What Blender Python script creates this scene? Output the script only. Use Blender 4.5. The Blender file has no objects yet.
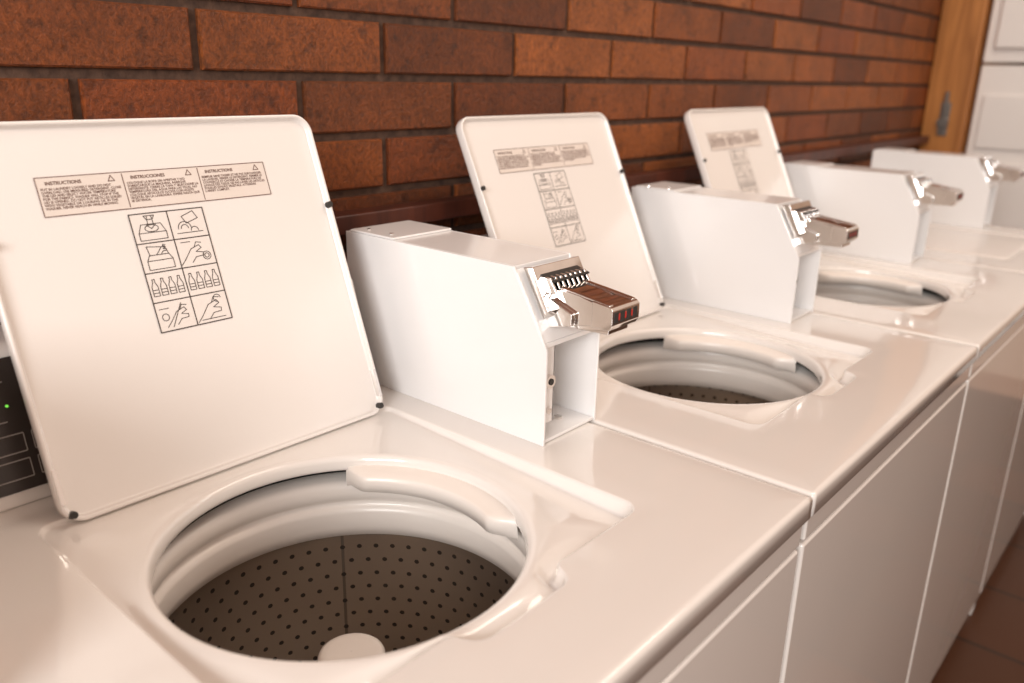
import bpy, bmesh, math, random
from mathutils import Vector, Matrix
random.seed(4)
S=0.42; ZT=0.92
X0=0.23; YF=0.63; PITCH=1.70
sc=bpy.context.scene
C=sc.collection

def L(x,y,z): return Vector(((x-X0)*S,(y-YF)*S,ZT+z*S))

# ---------------------------------------------------------------- materials
def lin(c): return tuple(((v/255)/12.92 if v/255<=.04045 else ((v/255+.055)/1.055)**2.4) for v in c)+(1,)
def mat(name,col,rough=.4,metal=0,coat=0,noise=None,bump=None,spec=.5):
    m=bpy.data.materials.new(name); m.use_nodes=True
    nt=m.node_tree; b=nt.nodes['Principled BSDF']
    b.inputs['Base Color'].default_value=col
    b.inputs['Roughness'].default_value=rough
    b.inputs['Metallic'].default_value=metal
    b.inputs['Coat Weight'].default_value=coat
    b.inputs['Specular IOR Level'].default_value=spec
    b.inputs['Coat Roughness'].default_value=.06
    tc=nt.nodes.new('ShaderNodeTexCoord')
    if noise:
        n=nt.nodes.new('ShaderNodeTexNoise'); n.inputs['Scale'].default_value=noise[0]; n.inputs['Detail'].default_value=5
        nt.links.new(tc.outputs['Object'],n.inputs['Vector'])
        mx=nt.nodes.new('ShaderNodeMix'); mx.data_type='RGBA'
        mx.inputs[6].default_value=col; mx.inputs[7].default_value=noise[1]
        r=nt.nodes.new('ShaderNodeMapRange'); r.inputs[1].default_value=.35; r.inputs[2].default_value=.75
        nt.links.new(n.outputs['Fac'],r.inputs[0]); nt.links.new(r.outputs[0],mx.inputs[0]); nt.links.new(mx.outputs[2],b.inputs['Base Color'])
    if bump:
        n=nt.nodes.new('ShaderNodeTexNoise'); n.inputs['Scale'].default_value=bump[0]; n.inputs['Detail'].default_value=4
        nt.links.new(tc.outputs['Object'],n.inputs['Vector'])
        bp=nt.nodes.new('ShaderNodeBump'); bp.inputs['Strength'].default_value=bump[1]; bp.inputs['Distance'].default_value=.002
        nt.links.new(n.outputs['Fac'],bp.inputs['Height']); nt.links.new(bp.outputs[0],b.inputs['Normal'])
    return m
M_en=mat('white_enamel',(.85,.81,.77,1),.12,0,.8,noise=(3,(.83,.785,.745,1)),bump=(260,.02))
M_lid=mat('lid_enamel',(.86,.82,.785,1),.24,0,.45,noise=(2,(.84,.795,.755,1)),bump=(300,.05))
M_box=mat('coin_box_enamel',(.88,.87,.865,1),.25,0,.4,bump=(300,.05))
M_pl=mat('tub_plastic',(.86,.80,.745,1),.30,0,.15,noise=(6,(.80,.74,.68,1)))
M_dk=mat('gap_shade_and_base_black',(.02,.018,.016,1),.7)
M_chr=mat('chrome',(.86,.84,.82,1),.06,1,noise=(30,(.78,.75,.73,1)))
M_blk=mat('black_rubber',(.025,.022,.02,1),.5)
M_pan=mat('control_panel_film',(.045,.036,.032,1),.25)
M_pln=mat('panel_line',(.40,.36,.33,1),.5)
M_lab=mat('label_sheet',(.79,.71,.65,1),.45,noise=(20,(.75,.67,.60,1)))
M_lab2=mat('pictogram_sheet',(.83,.775,.73,1),.4,noise=(20,(.81,.75,.70,1)))
M_ink=mat('label_ink',(.06,.045,.04,1),.6)
M_inr=mat('label_ink_brown',(.17,.09,.07,1),.6)
M_red=mat('red_ink',(.55,.03,.02,1),.4)
M_dryer=mat('dryer_enamel',(.88,.84,.80,1),.3,0,.3,noise=(2,(.85,.80,.76,1)))
M_mort=mat('mortar',lin((94,70,56)),.9,noise=(60,lin((56,40,32))),bump=(150,.8))
M_led=mat('green_led',(.1,.8,.1,1),.4); 
b=M_led.node_tree.nodes['Principled BSDF']; b.inputs['Emission Color'].default_value=(.3,1,.1,1); b.inputs['Emission Strength'].default_value=.8

def brick_mat():
    m=bpy.data.materials.new('glazed_brick'); m.use_nodes=True; nt=m.node_tree; b=nt.nodes['Principled BSDF']
    g=nt.nodes.new('ShaderNodeNewGeometry'); r=nt.nodes.new('ShaderNodeValToRGB')
    e=r.color_ramp.elements; e[0].position=0; e[0].color=lin((108,54,20)); e[1].position=1; e[1].color=lin((168,92,38))
    for p,c in ((.2,(146,76,30)),(.4,(160,86,36)),(.55,(118,60,24)),(.7,(150,74,30)),(.85,(174,98,44))):
        q=e.new(p); q.color=lin(c)
    nt.links.new(g.outputs['Random Per Island'],r.inputs[0])
    tc=nt.nodes.new('ShaderNodeTexCoord')
    def noise(sc_,det,rou,frm,to,a,bb,vec=None):
        n=nt.nodes.new('ShaderNodeTexNoise'); n.inputs['Scale'].default_value=sc_; n.inputs['Detail'].default_value=det; n.inputs['Roughness'].default_value=rou
        nt.links.new(vec or tc.outputs['Object'],n.inputs['Vector'])
        mr=nt.nodes.new('ShaderNodeMapRange'); mr.inputs[1].default_value=frm; mr.inputs[2].default_value=to; mr.inputs[3].default_value=a; mr.inputs[4].default_value=bb
        nt.links.new(n.outputs['Fac'],mr.inputs[0]); return n,mr
    def mul(a,bb):
        mx=nt.nodes.new('ShaderNodeMix'); mx.data_type='RGBA'; mx.blend_type='MULTIPLY'; mx.inputs[0].default_value=1
        nt.links.new(a,mx.inputs[6]); nt.links.new(bb,mx.inputs[7]); return mx.outputs[2]
    _,m1=noise(7,9,.75,.32,.70,1.15,.48)
    mp=nt.nodes.new('ShaderNodeMapping'); mp.inputs['Scale'].default_value=(1,1,.8)
    nt.links.new(tc.outputs['Object'],mp.inputs[0])
    n2,m2=noise(150,5,.8,.36,.62,.50,1.2,mp.outputs[0])
    _,m3=noise(45,3,.6,.30,.42,.55,1.0)
    nt.links.new(mul(mul(mul(r.outputs[0],m1.outputs[0]),m2.outputs[0]),m3.outputs[0]),b.inputs['Base Color'])
    bp=nt.nodes.new('ShaderNodeBump'); bp.inputs['Strength'].default_value=1; bp.inputs['Distance'].default_value=.005
    nt.links.new(n2.outputs['Fac'],bp.inputs['Height']); nt.links.new(bp.outputs[0],b.inputs['Normal'])
    b.inputs['Roughness'].default_value=.38
    b.inputs['Specular IOR Level'].default_value=.4
    return m
M_brick=brick_mat()

def wood_mat(name,c1,c2):
    m=bpy.data.materials.new(name); m.use_nodes=True; nt=m.node_tree; b=nt.nodes['Principled BSDF']
    tc=nt.nodes.new('ShaderNodeTexCoord'); mp=nt.nodes.new('ShaderNodeMapping'); mp.inputs['Scale'].default_value=(14,14,1.2)
    n=nt.nodes.new('ShaderNodeTexNoise'); n.inputs['Scale'].default_value=2; n.inputs['Detail'].default_value=6; n.inputs['Distortion'].default_value=.8
    r=nt.nodes.new('ShaderNodeValToRGB'); r.color_ramp.elements[0].position=.3; r.color_ramp.elements[1].position=.7
    r.color_ramp.elements[0].color=c1; r.color_ramp.elements[1].color=c2
    nt.links.new(tc.outputs['Object'],mp.inputs[0]); nt.links.new(mp.outputs[0],n.inputs[0]); nt.links.new(n.outputs['Fac'],r.inputs[0]); nt.links.new(r.outputs[0],b.inputs['Base Color'])
    b.inputs['Roughness'].default_value=.45
    return m
M_wood=wood_mat('stained_wood',lin((150,92,38)),lin((196,130,66)))
M_woodd=wood_mat('dark_wood',lin((58,26,18)),lin((94,46,30)))

def tile_mat():
    m=bpy.data.materials.new('quarry_tile'); m.use_nodes=True; nt=m.node_tree; b=nt.nodes['Principled BSDF']
    tc=nt.nodes.new('ShaderNodeTexCoord'); br=nt.nodes.new('ShaderNodeTexBrick')
    br.offset=0; br.inputs['Scale'].default_value=1; br.inputs['Brick Width'].default_value=.3; br.inputs['Row Height'].default_value=.3
    br.inputs['Mortar Size'].default_value=.006
    br.inputs['Color1'].default_value=lin((86,50,28)); br.inputs['Color2'].default_value=lin((66,38,22)); br.inputs['Mortar'].default_value=lin((44,30,22))
    nt.links.new(tc.outputs['Object'],br.inputs['Vector']); nt.links.new(br.outputs['Color'],b.inputs['Base Color'])
    b.inputs['Roughness'].default_value=.4; b.inputs['Specular IOR Level'].default_value=.3
    return m
M_tile=tile_mat()

def basket_mat():
    m=bpy.data.materials.new('perforated_stainless'); m.use_nodes=True; nt=m.node_tree; b=nt.nodes['Principled BSDF']
    N=nt.nodes.new; K=nt.links.new
    tc=N('ShaderNodeTexCoord'); sp=N('ShaderNodeSeparateXYZ'); K(tc.outputs['Object'],sp.inputs[0])
    def ma(op,a,bb=None,c=None):
        n=N('ShaderNodeMath'); n.operation=op
        for i,v in enumerate((a,bb,c)):
            if v is None: continue
            if isinstance(v,(int,float)): n.inputs[i].default_value=v
            else: K(v,n.inputs[i])
        return n.outputs[0]
    an=ma('ARCTAN2',sp.outputs[1],sp.outputs[0])
    R=.205; px=.0205; pz=.0195
    u=ma('MULTIPLY',an,R/px); v=ma('DIVIDE',sp.outputs[2],pz)
    row=ma('FLOOR',v); par=ma('MULTIPLY',ma('MODULO',ma('ABSOLUTE',row),2.0),.5)
    fu=ma('SUBTRACT',ma('FRACT',ma('ADD',u,par)),.5); fv=ma('SUBTRACT',ma('FRACT',v),.5)
    d=ma('SQRT',ma('ADD',ma('MULTIPLY',fu,fu),ma('MULTIPLY',fv,fv)))
    hole=ma('LESS_THAN',d,.15)
    seam=ma('LESS_THAN',ma('ABSOLUTE',ma('SUBTRACT',an,.95)),.009)
    mask=ma('MAXIMUM',hole,ma('MULTIPLY',seam,.6))
    mx=N('ShaderNodeMix'); mx.data_type='RGBA'; mx.inputs[6].default_value=(.40,.335,.28,1); mx.inputs[7].default_value=(.02,.015,.012,1)
    K(mask,mx.inputs[0]); K(mx.outputs[2],b.inputs['Base Color'])
    b.inputs['Roughness'].default_value=.28
    K(ma('SUBTRACT',.85,ma('MULTIPLY',mask,.85)),b.inputs['Metallic'])
    return m
HC=(1.028,1.365); HR=.418
M_bask=basket_mat()

# ---------------------------------------------------------------- mesh helpers
def obj(name,mesh,parent=None,loc=(0,0,0)):
    o=bpy.data.objects.new(name,mesh); C.objects.link(o); o.location=loc
    if parent: o.parent=parent
    return o
def mk(name,verts,faces,m,smooth=False):
    me=bpy.data.meshes.new(name); me.from_pydata([tuple(v) for v in verts],[],faces)
    bm=bmesh.new(); bm.from_mesh(me); bmesh.ops.recalc_face_normals(bm,faces=bm.faces); bm.to_mesh(me); bm.free()
    me.materials.append(m)
    if smooth:
        for p in me.polygons: p.use_smooth=True
    return me
class MB:
    def __init__(s): s.v=[]; s.f=[]
    def box(s,a,b):
        a=Vector(a); b=Vector(b); n=len(s.v)
        for z in (a.z,b.z):
            for x,y in ((a.x,a.y),(b.x,a.y),(b.x,b.y),(a.x,b.y)): s.v.append(Vector((x,y,z)))
        s.f+=[tuple(n+i for i in q) for q in ((0,3,2,1),(4,5,6,7),(0,1,5,4),(1,2,6,5),(2,3,7,6),(3,0,4,7))]
    def lbox(s,x1,x2,y1,y2,z1,z2): s.box(L(x1,y1,z1),L(x2,y2,z2))
    def prism(s,prof,x1,x2):  # prof (y,z)
        n=len(s.v); k=len(prof)
        for x in (x1,x2):
            for y,z in prof: s.v.append(L(x,y,z))
        s.f.append(tuple(n+i for i in range(k))); s.f.append(tuple(n+k+i for i in reversed(range(k))))
        for i in range(k):
            j=(i+1)%k; s.f.append((n+i,n+j,n+k+j,n+k+i))
    def cyl(s,c,ax,r,h,N=20,r2=None):
        c=Vector(c); ax=Vector(ax).normalized(); t=ax.orthogonal().normalized(); w=ax.cross(t); n=len(s.v)
        if r2 is None: r2=r
        for q,rr in ((0,r),(h,r2)):
            for i in range(N):
                a=2*math.pi*i/N; s.v.append(c+ax*q+(t*math.cos(a)+w*math.sin(a))*rr)
        s.f.append(tuple(n+i for i in range(N))); s.f.append(tuple(n+N+i for i in reversed(range(N))))
        for i in range(N):
            j=(i+1)%N; s.f.append((n+i,n+j,n+N+j,n+N+i))
    def mesh(s,name,m,smooth=False): return mk(name,s.v,s.f,m,smooth)
def bevel(o,w=.002,seg=2,ang=35):
    md=o.modifiers.new('b','BEVEL'); md.width=w; md.segments=seg; md.limit_method='ANGLE'; md.angle_limit=math.radians(ang)
    for p in o.data.polygons: p.use_smooth=True
    wn=o.modifiers.new('w','WEIGHTED_NORMAL'); wn.keep_sharp=True
def lathe(name,prof,m,N=96,mod=None):
    v=[];f=[]
    for i in range(N):
        a=2*math.pi*i/N
        for r,z in prof:
            rr=r*(mod(a,r,z) if mod else 1)
            v.append((rr*S*math.cos(a),rr*S*math.sin(a),z*S))
    k=len(prof)
    for i in range(N):
        j=(i+1)%N
        for q in range(k-1): f.append((i*k+q,j*k+q,j*k+q+1,i*k+q+1))
    return mk(name,v,f,m,True)

# ---------------------------------------------------------------- top panel with recess & hole
RX1,RX2,RY1,RY2=.548,1.580,.925,1.875
def inrec(x,y):
    def rr(x,y,x1,x2,y1,y2,r):
        cx=(x1+x2)/2; cy=(y1+y2)/2; dx=abs(x-cx)-(x2-x1)/2+r; dy=abs(y-cy)-(y2-y1)/2+r
        return math.hypot(max(dx,0),max(dy,0))+min(max(dx,dy),0)-r
    a=rr(x,y,RX1,RX2,RY1,RY2,.045); b=rr(x,y,.93,1.235,.865,1.2,.05)
    k=.03; h=max(k-abs(a-b),0)/k
    return min(a,b)-h*h*k*.25
def top_mesh():
    x1,x2,y1,y2=.236,1.924,YF,2.29
    N=720; th=[2*math.pi*i/N for i in range(N)]
    for cx,cy in ((x1,y1),(x2,y1),(x2,y2),(x1,y2)):
        a=math.atan2(cy-HC[1],cx-HC[0])%(2*math.pi); i=min(range(N),key=lambda q:abs(th[q]-a)); th[i]=a
    v=[];rows=None
    for a in th:
        c,s_=math.cos(a),math.sin(a)
        tx=((x2-HC[0]) if c>0 else (x1-HC[0]))/c if abs(c)>1e-9 else 9e9
        ty=((y2-HC[1]) if s_>0 else (y1-HC[1]))/s_ if abs(s_)>1e-9 else 9e9
        D=min(tx,ty)
        lo,hi=HR,D
        for _ in range(30):
            mid=(lo+hi)/2
            if inrec(HC[0]+mid*c,HC[1]+mid*s_)<0: lo=mid
            else: hi=mid
        R=lo; X=HC[0]+R*c; Y=HC[1]+R*s_
        t=(Y-RY1)/(RY2-RY1); dep=.046*(1-t)+.012*t
        dep=max(.012,min(.047,dep))
        h=1e-4; gx=(inrec(X+h,Y)-inrec(X-h,Y))/(2*h); gy=(inrec(X,Y+h)-inrec(X,Y-h))/(2*h); gl=math.hypot(gx,gy) or 1
        cs=max(.3,(gx*c+gy*s_)/gl)
        g=R-HR; e=min(.015/cs,.45*g); k=1/cs
        p=[(HR,-.060),(HR-.003,-.058),(HR-.003,-.050),(HR-.002,-.034),(HR+.001,-.026),(HR+.006,-.021),(HR+min(.012,.2*g),-.0185),(HR+min(.022,.35*g),-.0195)]
        r0=p[-1][0]; r1=R-e
        for q in range(1,9):
            w=q/8; ww=w*w*(3-2*w); p.append((r0+(r1-r0)*w,-.0195+( -dep+.0195)*ww))
        p+=[(R-e*.6,-dep*.985),(R-e*.38,-dep*.87),(R-e*.22,-dep*.6),(R-e*.10,-dep*.25),(R-.0,-dep*.05),(R+.003*k,-.0003),(R+.007*k,0)]
        r0=R+.007*k; r1=D-.02
        for q in range(1,5): p.append((r0+(r1-r0)*q/4,0))
        p+=[(D-.012,-.0008),(D-.005,-.0035),(D-.001,-.009),(D,-.016),(D,-.062),(D-.012,-.066)]
        rows=len(p)
        for r,z in p: v.append(L(HC[0]+r*c,HC[1]+r*s_,z))
    f=[]
    for i in range(N):
        j=(i+1)%N
        for q in range(rows-1): f.append((i*rows+q,j*rows+q,j*rows+q+1,i*rows+q+1))
    return mk('top_panel',v,f,M_en,True)
ME_top=top_mesh()

# cabinet
mb=MB()
mb.lbox(.25,.262,.66,2.27,-2.19,-.06); mb.lbox(1.898,1.91,.66,2.27,-2.19,-.06); mb.lbox(.25,1.91,2.25,2.27,-2.19,-.06)
mb.lbox(.262,1.898,.672,2.25,-2.18,-2.15)
ME_cab=mb.mesh('cabinet',M_en)
mb=MB(); mb.lbox(.244,1.916,.642,.68,-2.05,-.155)
ME_front=mb.mesh('front_panel',M_en)
mb=MB(); mb.lbox(.244,1.916,.642,.68,-.145,-.072)
ME_front2=mb.mesh('front_rail',M_en)
mb=MB(); mb.lbox(.27,1.89,.70,.74,-2.19,-2.04)
ME_kick=mb.mesh('kick_plate',M_dk)

# tub parts
ME_ring=lathe('balance_ring',[(.51,-.105),(.462,-.112),(.450,-.120),(.445,-.135),(.446,-.165),(.458,-.176),(.466,-.186),(.458,-.197),(.450,-.203),(.448,-.215),(.452,-.26),(.462,-.292),(.48,-.30),(.50,-.30)],M_pl)
ME_bask=lathe('basket',[(.495,-.29),(.488,-.30),(.490,-.32),(.492,-.50),(.492,-.72),(.46,-.78),(.36,-.81),(.01,-.81)],M_bask)
ME_cov=lathe('tub_cover',[(.420,-.066),(.44,-.068),(.55,-.072),(.58,-.09),(.58,-.95),(.01,-.97)],M_dk)  # near-black colour paints in the shade of the slit under the rim
ME_agi=lathe('agitator',[(.001,-.336),(.055,-.336),(.070,-.338),(.078,-.343),(.081,-.350),(.070,-.360),(.066,-.5),(.09,-.62),(.16,-.70),(.30,-.75),(.33,-.79)],M_pl,96,
   lambda a,r,z: 1+(.35*max(0,math.cos(4*a))**6 if z<-.38 and r<.2 else 0))
def ledge():
    v=[];f=[];n=48;a0=math.radians(-30);a1=math.radians(52)
    for i in range(n+1):
        t=i/n; a=a0+(a1-a0)*t; w=min(1,min(t,1-t)*9); w=math.sin(w*math.pi/2)
        ri=HR-.062*w
        for r,z in ((HR+.001,-.045),((HR*2+ri)/3,-.050),(ri+.007,-.054),(ri+.002,-.058),(ri,-.07),(ri+.003,-.10),(HR+.003,-.11)):
            v.append((r*S*math.cos(a),r*S*math.sin(a),z*S))
    for i in range(n):
        for q in range(6): f.append((i*7+q,(i+1)*7+q,(i+1)*7+q+1,i*7+q+1))
    return mk('dispenser_ledge',v,f,M_pl,True)
ME_ledge=ledge()

# lid
LW,LH=.955,.935; LX=.603
def rrect(ins,n_,r0=.055,K=12):
    r=max(r0-ins,.01); pts=[]
    x1,x2,z1,z2=ins,LW-ins,ins,LH-ins
    for cx,cz,a0 in ((x2-r,z1+r,-90),(x2-r,z2-r,0),(x1+r,z2-r,90),(x1+r,z1+r,180)):
        for k in range(K+1):
            a=math.radians(a0+90*k/K); pts.append((( cx+r*math.cos(a))*S,-n_*S,(cz+r*math.sin(a))*S))
    return pts
def lid_mesh():
    prof=[(.035,-.045),(.012,-.042),(.003,-.035),(0,-.026),(0,-.003),(.0012,0),(.003,.001),(.008,.001),(.010,-.001),(.012,-.006),(.014,-.013),(.018,-.0145),(.05,-.0145)]
    v=[];f=[]; rs=[rrect(a,b) for a,b in prof]; n=len(rs[0])
    for r in rs: v+=r
    for q in range(len(rs)-1):
        for i in range(n):
            j=(i+1)%n; f.append((q*n+i,q*n+j,(q+1)*n+j,(q+1)*n+i))
    f.append(tuple(range(n))); f.append(tuple((len(rs)-1)*n+i for i in range(n)))
    return mk('lid_shell',v,f,M_lid,True)
ME_lid=lid_mesh()
NF=-.0145
def P(s,t,n=0.001): return Vector((s*S,-(NF+n)*S,t*S))
def plate(name,s1,s2,t1,t2,n,m):
    return mk(name,[P(s1,t1,n),P(s2,t1,n),P(s2,t2,n),P(s1,t2,n)],[(0,1,2,3)],m)
def strokes(name,polys,w,n,m):
    v=[];f=[]
    for pl in polys:
        for (a,b),(c,d) in zip(pl[:-1],pl[1:]):
            dx,dy=c-a,d-b; l=math.hypot(dx,dy)
            if l<1e-6: continue
            nx,ny=-dy/l*w/2,dx/l*w/2; ex,ey=dx/l*w/3,dy/l*w/3; k=len(v)
            v+=[P(a-ex+nx,b-ey+ny,n),P(a-ex-nx,b-ey-ny,n),P(c+ex-nx,d+ey-ny,n),P(c+ex+nx,d+ey+ny,n)]
            f.append((k,k+1,k+2,k+3))
    return mk(name,v,f,m)
def circ(cx,cy,r,a0=0,a1=360,k=14,sy=1): return [(cx+r*math.cos(math.radians(a0+(a1-a0)*i/k)),cy+r*sy*math.sin(math.radians(a0+(a1-a0)*i/k))) for i in range(k+1)]
SX1,SX2,ST1,ST2=.150,.765,.708,.802
GX1,GX2,GT1,GT2=.343,.543,.385,.692
ME_lab1=plate('instruction_strip',SX1,SX2,ST1,ST2,.0012,M_lab)
ME_lab2=plate('pictogram_sheet',GX1,GX2,GT1,GT2,.0012,M_lab2)
def frame(x1,x2,y1,y2): return [(x1,y1),(x2,y1),(x2,y2),(x1,y2),(x1,y1)]
fr=[frame(SX1,SX2,ST1,ST2)]
cw=(SX2-SX1)/3
for k in (1,2): fr.append([(SX1+cw*k,ST1+.004),(SX1+cw*k,ST2-.004)])
for k in range(3):
    xx=SX1+cw*k+cw*.86; yy=ST2-.014
    fr+= [[(xx-.008,yy-.006),(xx+.008,yy-.006),(xx,yy+.008),(xx-.008,yy-.006)]]
ME_sfr=strokes('strip_frame',fr,.0020,.002,M_inr)
gr=[frame(GX1,GX2,GT1,GT2),[((GX1+GX2)/2,GT1),((GX1+GX2)/2,GT2)]]
ch=(GT2-GT1)/4
for k in (1,2,3): gr.append([(GX1,GT1+ch*k),(GX2,GT1+ch*k)])
ME_grid=strokes('pictogram_grid',gr,.0028,.002,M_ink)
ic=[]
cwid=(GX2-GX1)/2
def cell(c,r): return GX1+cwid*(c+.5),GT2-ch*(r+.5)
def hand(x,y,k=1):
    return [[(x-.02*k,y-.012*k),(x-.005*k,y+.006*k),(x+.012*k,y+.012*k),(x+.016*k,y+.006*k),(x+.004*k,y),(x+.018*k,y-.003*k),(x+.017*k,y-.009*k),(x+.002*k,y-.01*k),(x-.008*k,y-.02*k)],
            [(x+.002*k,y+.008*k),(x+.008*k,y+.018*k),(x+.018*k,y+.016*k)],[(x-.02*k,y-.012*k),(x-.03*k,y-.022*k)]]
x,y=cell(0,0); ic+=[frame(x-.036,x+.036,y-.031,y-.012),[(x-.036,y-.012),(x-.026,y+.01),(x+.026,y+.01),(x+.036,y-.012)],circ(x,y-.001,.018,sy=.5),[(x-.006,y+.03),(x-.008,y+.005)],[(x+.006,y+.03),(x+.008,y+.005)],[(x-.012,y+.008),(x,y-.002),(x+.012,y+.008)],[(x-.014,y+.032),(x+.014,y+.032),(x+.008,y+.022),(x-.008,y+.022),(x-.014,y+.032)]]
x,y=cell(1,0); ic+=[[(x-.036,y-.024),(x+.036,y-.024)],circ(x-.012,y-.012,.018,0,180),[(x-.014,y+.02),(x+.02,y+.032),(x+.030,y+.012),(x-.005,y+.001),(x-.014,y+.02)],circ(x+.014,y-.02,.010,0,180),circ(x-.012,y-.012,.010,0,180)]
x,y=cell(0,1); ic+=[frame(x-.034,x+.034,y-.031,y-.008),[(x-.034,y-.008),(x-.026,y+.006),(x+.026,y+.006),(x+.034,y-.008)],[(x-.024,y+.006),(x-.028,y+.030),(x+.02,y+.024),(x+.026,y+.006)]]+hand(x+.012,y+.02,.6)
x,y=cell(1,1); ic+=hand(x-.005,y,1.4)+[circ(x+.028,y-.014,.011),circ(x+.028,y-.014,.006),[(x-.035,y+.028),(x-.01,y+.028)]]
for c in (0,1):
    x,y=cell(c,2)
    for q in range(4):
        xx=x-.034+q*.0225; ic+=[[(xx-.008,y-.022),(xx-.008,y+.002),(xx-.003,y+.014),(xx-.003,y+.022),(xx+.003,y+.022),(xx+.003,y+.014),(xx+.008,y+.002),(xx+.008,y-.022),(xx-.008,y-.022)],[(xx-.007,y-.006),(xx+.007,y-.006)],[(xx-.007,y-.014),(xx+.007,y-.014)]]
x,y=cell(0,3); ic+=hand(x+.01,y,1.3)+[circ(x-.028,y-.002,.009),[(x-.04,y+.02),(x-.015,y+.02)],[(x+.02,y+.028),(x-.014,y-.030)]]
x,y=cell(1,3); ic+=hand(x,y,1.5)+[[(x-.034,y-.029),(x+.034,y-.029)],circ(x+.022,y+.022,.010,0,270)]
ME_icons=strokes('pictogram_icons',ic,.0019,.002,M_ink)

TXT=["PUT IN LAUNDRY LOOSELY AND DO NOT OVERLOAD. USE MEASURED DETERGENT. CLOSE THE LID AND SELECT WATER TEMPERATURE FOR THE FABRICS. WASHER WILL STOP IF THE LID IS OPENED. DO NOT PUT ARTICLES SOILED WITH VEGETABLE OR COOKING OIL IN THE WASHER. NEVER REACH IN WHILE MOVING.",
"COLOQUE LA ROPA SIN APRETAR Y NO SOBRECARGUE LA MAQUINA. AGREGUE DETERGENTE. CIERRE LA TAPA Y SELECCIONE LA TEMPERATURA DEL AGUA PARA LAS TELAS. NO COLOQUE ARTICULOS SUCIOS CON ACEITE VEGETAL EN LA LAVADORA. ESPERE HASTA QUE SE DETENGA.",
"REMPLIR SANS TASSER ET NE PAS SURCHARGER LA LAVEUSE. VERSER LE DETERGENT. FERMER LE COUVERCLE ET CHOISIR LA TEMPERATURE DE LAVAGE DES TISSUS. NE PAS LAVER LES ARTICLES SOUILLES D'HUILE VEGETALE. ATTENDRE L'ARRET COMPLET."]
HD=["INSTRUCTIONS","INSTRUCCIONES","INSTRUCTIONS"]
def textmesh(body,size,w=None,off=.00004):
    cu=bpy.data.curves.new('label_text','FONT'); cu.body=body; cu.size=size; cu.space_line=.9
    if w: cu.text_boxes[0].width=w
    cu.offset=off; cu.resolution_u=2
    o=bpy.data.objects.new('tmp',cu); C.objects.link(o)
    dg=bpy.context.evaluated_depsgraph_get(); dg.update()
    me=bpy.data.meshes.new_from_object(o.evaluated_get(dg)); bpy.data.objects.remove(o)
    me.materials.clear(); me.materials.append(M_inr); me.name='label_text'
    return me
TM=[(textmesh(HD[k],.0050,None,.00010),textmesh(TXT[k],.0036,(cw-.014)*S,.00005)) for k in range(3)]

mb=MB()
for s,t in ((.022,.022),(LW-.022,.022),(LW-.011,.655),(.011,.655)):
    mb.cyl(P(s,t,.008),(0,-1,0),.0042,.007,16,.0036)
ME_bump=mb.mesh('lid_bumpers',M_blk,False)
mb=MB()
for s in (.004,LW-.014):
    mb.box(P(s,.05,.0),P(s+.010,.135,.018))
ME_hinge=mb.mesh('lid_hinges',M_chr)

# console
mb=MB(); mb.prism([(2.0,0),(2.28,0),(2.28,.37),(2.13,.37),(2.10,.35)],.26,1.66)
ME_con=mb.mesh('control_console',M_en)
def CP(x,t,n):
    y=2.0+.10*t; z=.35*t
    nn=Vector((0,-.35,.10)).normalized()
    return L(x,y,z)+nn*n*S
def cplate(name,x1,x2,t1,t2,n,m):
    v=[CP(x1,t1,0),CP(x2,t1,0),CP(x2,t2,0),CP(x1,t2,0),CP(x1,t1,n),CP(x2,t1,n),CP(x2,t2,n),CP(x1,t2,n)]
    return mk(name,v,[(0,1,2,3),(4,5,6,7),(0,1,5,4),(1,2,6,5),(2,3,7,6),(3,0,4,7)],m)
ME_cp=cplate('panel_film',.34,1.58,.10,.97,.004,M_pan)
v=[];f=[]
def cline(x1,t1,x2,t2,w=.0022):
    k=len(v)
    if abs(x2-x1)>abs(t2-t1)*.3: q=[(x1,t1-w*1.5),(x2,t2-w*1.5),(x2,t2+w*1.5),(x1,t1+w*1.5)]
    else: q=[(x1-w/2,t1),(x1+w/2,t1),(x2+w/2,t2),(x2-w/2,t2)]
    for a in q: v.append(CP(a[0],a[1],.006))
    f.append((k,k+1,k+2,k+3))
for i in range(9):
    a=.365+i*.133
    for t1,t2 in ((.18,.30),(.35,.47)):
        cline(a,t1,a+.115,t1); cline(a,t2,a+.115,t2); cline(a,t1,a,t2); cline(a+.115,t1,a+.115,t2)
    cline(a+.02,.56,a+.09,.56); cline(a+.02,.74,a+.07,.74); cline(a+.03,.82,a+.10,.82)
ME_cl=mk('panel_print',v,f,M_pln)
mb=MB()
for i in range(5): mb.cyl(CP(.385+i*.21,.66,.004),(0,-.96,.27),.0013,.001,10)
ME_led=mb.mesh('indicator_leds',M_led)

# coin box
BX1,BX2=1.68,1.942
prof=[(1.31,.0),(1.31,.285),(1.325,.31),(1.436,.5),(2.16,.5),(2.16,0)]
mb=MB()
mb.prism(prof,BX1,BX1+.009)
mb.prism([(1.315,0),(1.315,.30),(1.436,.5),(2.16,.5),(2.16,0)],BX2-.009,BX2)
mb.prism([(1.436,.488),(1.436,.5),(2.16,.5),(2.16,.488)],BX1+.010,BX2-.010)
mb.prism([(1.325,.300),(1.436,.490),(1.446,.484),(1.338,.300)],BX1+.010,BX2-.010)
mb.prism([(1.322,.286),(1.322,.30),(1.60,.30),(1.60,.286)],BX1+.010,BX2-.010)
mb.prism([(1.58,.0),(1.58,.29),(1.60,.29),(1.60,.0)],BX1+.010,BX2-.010)
mb.prism([(2.14,.0),(2.14,.488),(2.16,.488),(2.16,.0)],BX1+.010,BX2-.010)
mb.prism([(1.318,.002),(1.318,.012),(1.58,.012),(1.58,.002)],BX1+.010,BX2-.010)
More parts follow.
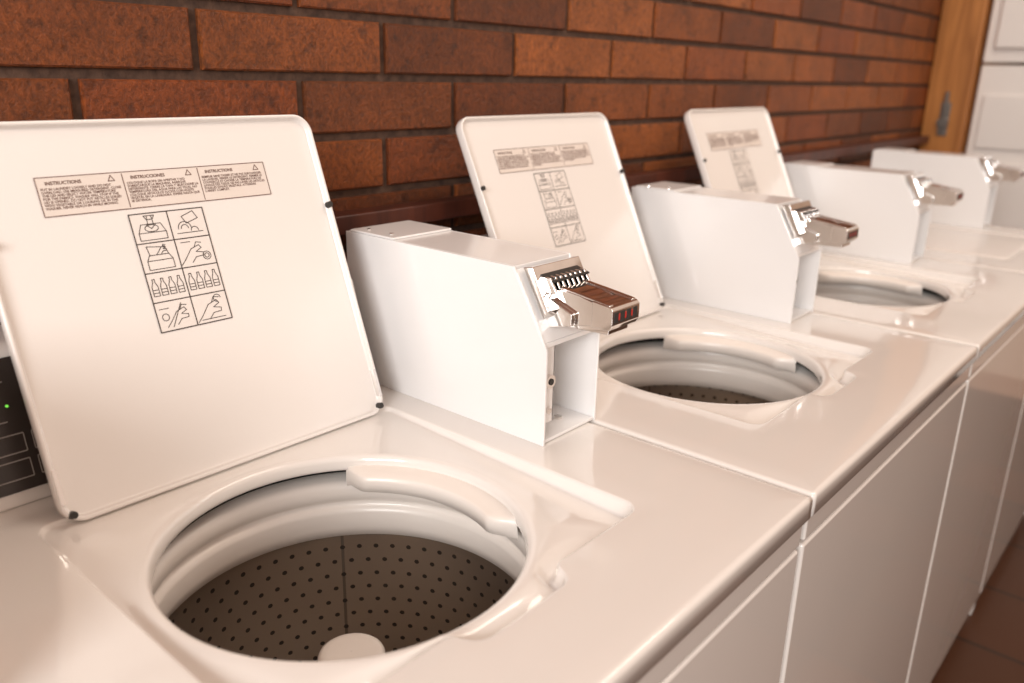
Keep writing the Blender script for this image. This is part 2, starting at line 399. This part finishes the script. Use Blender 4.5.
mb.prism([(1.345,.045),(1.345,.285),(1.355,.285),(1.355,.045)],BX1+.010,BX1+.085)
mb.prism([(1.345,.045),(1.345,.285),(1.58,.285),(1.58,.045)],BX1+.078,BX1+.085)
ME_box=mb.mesh('coin_box_case',M_box)
mb=MB()
mb.lbox(BX1+.002,BX2-.002,1.93,2.14,.5,.508)
ME_boxcap=mb.mesh('coin_box_service_cover',M_box)
mb=MB()
mb.cyl(L(BX1+.056,1.345,.175),(0,-1,0),.0085,.005,24); mb.cyl(L(BX1+.17,1.39,.012),(0,0,1),.0055,.003,6)
mb.cyl(L(BX1+.060,1.345,.085),(0,-1,0),.0045,.003,12)
for y in (1.98,2.09): mb.cyl(L(BX1+.04,y,.508),(0,0,1),.003,.0015,12)
ME_boxhw=mb.mesh('coin_box_lock_and_screws',M_chr)
mb=MB()
mb.cyl(L(BX1+.056,1.333,.175),(0,-1,0),.004,.0012,12)
ME_boxkey=mb.mesh('coin_box_keyhole',M_blk)
# slide
cxs=BX1+.133
sx1,sx2=cxs-.066,cxs+.064
mb=MB()
mb.prism([(1.330,.385),(1.392,.500),(1.425,.494),(1.350,.360)],cxs-.105,cxs+.11)
mb.prism([(1.20,.366),(1.20,.424),(1.26,.438),(1.36,.448),(1.40,.448),(1.40,.352),(1.26,.352)],sx1+.003,sx2-.003)
mb.prism([(1.148,.374),(1.148,.416),(1.158,.425),(1.215,.432),(1.215,.360),(1.158,.360)],sx1,sx2)
mb.prism([(1.17,.342),(1.17,.362),(1.37,.356),(1.37,.334)],sx1+.018,sx2-.018)
mb.prism([(1.27,.352),(1.27,.385),(1.36,.42),(1.36,.33)],sx1-.014,sx1+.004)
mb.prism([(1.27,.352),(1.27,.385),(1.36,.42),(1.36,.33)],sx2-.004,sx2+.014)
mb.prism([(1.16,.424),(1.16,.429),(1.25,.441),(1.34,.452),(1.34,.444),(1.25,.433)],sx1+.004,sx1+.020)
mb.prism([(1.16,.424),(1.16,.429),(1.25,.441),(1.34,.452),(1.34,.444),(1.25,.433)],sx2-.020,sx2-.004)
for i in range(8):
    xx=cxs-.085+i*.0225; mb.prism([(1.318,.432),(1.345,.474),(1.385,.474),(1.385,.432)],xx,xx+.009)
ME_slide=mb.mesh('coin_slide',M_chr)
mb=MB()
for i in range(4):
    xx=sx1+.009+i*.030; mb.prism([(1.1465,.381),(1.1465,.410),(1.155,.410),(1.155,.381)],xx,xx+.017)
mb.prism([(1.335,.462),(1.335,.466),(1.385,.480),(1.385,.470)],cxs-.082,cxs+.085)
ME_slots=mb.mesh('coin_slots',M_blk)
mb=MB()
for i in range(3):
    xx=sx1+.028+i*.030; mb.prism([(1.1460,.388),(1.1460,.405),(1.155,.405),(1.155,.388)],xx,xx+.005)
ME_sred=mb.mesh('coin_price_marks',M_red)

def washer(k,tilt,dlx=0):
    e=bpy.data.objects.new('washing_machine',None); C.objects.link(e)
    e.location=((X0+PITCH*k)*S,YF*S,0)
    obj('top_panel',ME_top,e); obj('cabinet',ME_cab,e)
    o=obj('front_panel',ME_front,e); bevel(o,.004,3)
    o=obj('front_rail',ME_front2,e); bevel(o,.003,2)
    obj('kick_plate',ME_kick,e)
    hc=L(HC[0],HC[1],0)
    for n,m in (('balance_ring',ME_ring),('basket',ME_bask),('tub_cover',ME_cov),('agitator',ME_agi),('dispenser_ledge',ME_ledge)): obj(n,m,e,hc)
    lid=obj('lid',ME_lid,e)
    if tilt is None:
        lid.location=L(LX,1.860,-.048); lid.rotation_euler=(math.radians(90),0,0)
    else:
        lid.location=L(LX+dlx,1.835,-.004); lid.rotation_euler=(-math.radians(tilt),0,0)
    for n,m in (('instruction_strip',ME_lab1),('pictogram_sheet',ME_lab2),('strip_frame',ME_sfr),('pictogram_grid',ME_grid),('pictogram_icons',ME_icons),('lid_bumpers',ME_bump),('lid_hinges',ME_hinge)):
        o=obj(n,m,lid)
    if tilt is not None:
        for q in range(3):
            for me,t in ((TM[q][0],ST2-.019),(TM[q][1],ST2-.032)):
                o=obj('label_text',me,lid); o.location=P(SX1+cw*q+(.007 if me is TM[q][1] else .02),t,.0022); o.rotation_euler=(math.radians(90),0,0)
    o=obj('control_console',ME_con,e); bevel(o,.004,3)
    obj('panel_film',ME_cp,e); obj('panel_print',ME_cl,e); obj('indicator_leds',ME_led,e)
    o=obj('coin_box_case',ME_box,e); bevel(o,.0010,2)
    o=obj('coin_box_service_cover',ME_boxcap,e); bevel(o,.0015,2)
    obj('coin_box_hardware',ME_boxhw,e); obj('coin_box_keyhole',ME_boxkey,e)
    o=obj('coin_slide',ME_slide,e); bevel(o,.0016,3)
    obj('coin_slots',ME_slots,e); obj('coin_price_marks',ME_sred,e)
washer(0,20.6)
washer(1,25,-.03); washer(2,25,-.03); washer(3,None); washer(-1,None)

# ---------------------------------------------------------------- room
YW=2.40*S; XR=9.35*S
bl=.72*S; bh=.2*S; jt=.012; z0=ZT+(1-.024)*S
v=[];f=[]
def brick(x1,x2,z1,z2):
    k=len(v); c=.0024; y=YW; d=random.uniform(-.0008,.0008); yb=YW+.02
    o=[(x1,yb,z1),(x2,yb,z1),(x2,yb,z2),(x1,yb,z2)]
    m=[(x1,y+c+d,z1),(x2,y+c+d,z1),(x2,y+c+d,z2),(x1,y+c+d,z2)]
    i=[(x1+c,y+d,z1+c),(x2-c,y+d,z1+c),(x2-c,y+d,z2-c),(x1+c,y+d,z2-c)]
    v.extend(o+m+i)
    for a in (0,4):
        for q in range(4):
            r=(q+1)%4; f.append((k+a+q,k+a+r,k+a+4+r,k+a+4+q))
    f.append((k+8,k+9,k+10,k+11))
row=-17
while z0+row*bh<2.75:
    zz=z0+row*bh
    if zz+bh>0:
        off=2.068*S+(0 if row%2==0 else bl/2)
        n0=int((-1.4-off)//bl)
        x=off+n0*bl
        while x<XR:
            brick(max(x+jt/2,-1.4),min(x+bl-jt/2,XR),max(zz+jt/2,0),zz+bh-jt/2); x+=bl
    row+=1
ow=obj('wall_back',mk('wall_back',v,f,M_brick))
mo=MB(); mo.box((-1.4,YW+.0075,0),(XR,YW+.15,2.78)); o=obj('mortar_bed',mo.mesh('mortar_bed',M_mort),ow)
mb=MB(); mb.box((-1.4,2.30*S,ZT+.45*S),(8.8*S,YW-.001,ZT+.52*S)); o=obj('trim_1',mb.mesh('trim_1',M_woodd)); bevel(o,.003)
mb=MB(); mb.box((-2.2,-3.5,-.05),(XR+.2,YW+.15,0)); obj('floor',mb.mesh('floor',M_tile))
M_pw=mat('painted_wall',lin((206,180,160)),.7,noise=(3,lin((198,170,150))))
mb=MB(); mb.box((XR+.5,-3.5,0),(XR+.6,YW+.15,2.78)); obj('wall_right',mb.mesh('wall_right',M_pw))
mb=MB(); mb.box((8.84*S,2.03*S,0),(8.84*S+.12,YW-.002,2.78)); po=obj('wooden_post',mb.mesh('post_shaft',M_wood)); bevel(po,.004)
mb=MB(); yy=2.21*S; zz=1.34-.12
mb.box((8.84*S-.006,yy-.018,zz-.08),(8.84*S-.0005,yy+.018,zz+.05)); mb.cyl((8.84*S-.006,yy,zz-.03),(-1,0,0),.022,.016,24); mb.box((8.84*S-.018,yy-.007,zz-.03),(8.84*S-.008,yy+.007,zz+.09))
o=obj('latch',mb.mesh('latch',mat('aged_steel',(.22,.20,.18,1),.4,1)),po); bevel(o,.002)
de=bpy.data.objects.new('stacked_dryer',None); C.objects.link(de)
DX=8.95*S; y2=2.0*S; y1=y2-.69
def dpart(n,a,b,m=M_dryer,bw=.008):
    mb=MB(); mb.box(a,b); o=obj(n,mb.mesh(n,m),de); bevel(o,bw,3); return o
dpart('lower_cabinet',(DX,y1,.03),(DX+.62,y2,1.41)); dpart('upper_cabinet',(DX,y1,1.42),(DX+.62,y2,2.45))
dpart('base',(DX+.03,y1+.02,0),(DX+.6,y2-.02,.03),M_dk,.002)
dpart('upper_door',(DX-.022,y1+.06,1.47),(DX-.001,y2-.035,2.15),M_dryer,.018)
dpart('upper_control_strip',(DX-.012,y1+.03,2.2),(DX-.001,y2-.03,2.4),M_pan,.004)
dpart('lower_door',(DX-.022,y1+.06,.35),(DX-.001,y2-.035,1.05),M_dryer,.018)
dpart('lower_control_strip',(DX-.012,y1+.03,1.1),(DX-.001,y2-.03,1.3),M_dryer,.004)
dpart('door_handle',(DX-.04,y1+.08,1.75),(DX-.022,y1+.11,1.95),M_chr,.004)

# ---------------------------------------------------------------- light
w=bpy.data.worlds.new('world'); sc.world=w; w.use_nodes=True; nt=w.node_tree; bg=nt.nodes['Background']
tc=nt.nodes.new('ShaderNodeTexCoord'); sp=nt.nodes.new('ShaderNodeSeparateXYZ'); nt.links.new(tc.outputs['Generated'],sp.inputs[0])
def ramp(src,stops):
    r=nt.nodes.new('ShaderNodeValToRGB'); mr=nt.nodes.new('ShaderNodeMapRange'); mr.inputs[1].default_value=-1; mr.inputs[2].default_value=1
    nt.links.new(src,mr.inputs[0]); nt.links.new(mr.outputs[0],r.inputs[0]); e=r.color_ramp.elements
    e[0].position,e[0].color=stops[0]; e[1].position,e[1].color=stops[-1]
    for p,c in stops[1:-1]:
        q=e.new(p); q.color=c
    return r.outputs[0]
hx=ramp(sp.outputs[0],[(0,(1.0,.94,.88,1)),(.45,(.84,.64,.53,1)),(1,(.92,.68,.54,1))])
hz=ramp(sp.outputs[2],[(.0,(.22,.15,.11,1)),(.40,(.32,.22,.17,1)),(.50,(.85,.84,.83,1)),(.62,(1,1,1,1)),(1,(.68,.61,.56,1))])
mx=nt.nodes.new('ShaderNodeMix'); mx.data_type='RGBA'; mx.blend_type='MULTIPLY'; mx.inputs[0].default_value=1
nt.links.new(hx,mx.inputs[6]); nt.links.new(hz,mx.inputs[7])
nt.links.new(mx.outputs[2],bg.inputs['Color']); bg.inputs['Strength'].default_value=.96
def area(name,loc,tgt,size,sy,power,col):
    l=bpy.data.lights.new(name,'AREA'); l.shape='RECTANGLE'; l.size=size; l.size_y=sy; l.energy=power; l.color=col
    o=bpy.data.objects.new(name,l); C.objects.link(o); o.location=loc
    o.rotation_euler=(Vector(tgt)-Vector(loc)).to_track_quat('-Z','Y').to_euler(); return o
area('window_light_left',(-2.1,-.6,2.0),(1.2,.6,1.0),1.4,1.1,74,(1,.975,.96))
area('overhead_fill',(1.9,-.2,3.0),(2.1,.6,.9),2.0,.5,24,(1,.88,.76))  # added warm fill to brighten the lids, not a known fixture

# ---------------------------------------------------------------- camera
cam=bpy.data.cameras.new('camera'); co=bpy.data.objects.new('camera',cam); C.objects.link(co); sc.camera=co
fw=Vector((.7235,.6176,-.308)).normalized(); rt=Vector((.6544,-.7558,.0216)); rt=(rt-fw*rt.dot(fw)).normalized(); up=rt.cross(fw)
co.matrix_world=Matrix(((rt.x,up.x,-fw.x,0),(rt.y,up.y,-fw.y,0),(rt.z,up.z,-fw.z,ZT+S),(0,0,0,1)))
cam.sensor_width=36; cam.lens=827/1024*36; cam.clip_start=.02
cam.dof.use_dof=True; cam.dof.focus_distance=.98; cam.dof.aperture_fstop=3.2
sc.view_settings.view_transform='Standard'; sc.view_settings.look='None'; sc.view_settings.exposure=0
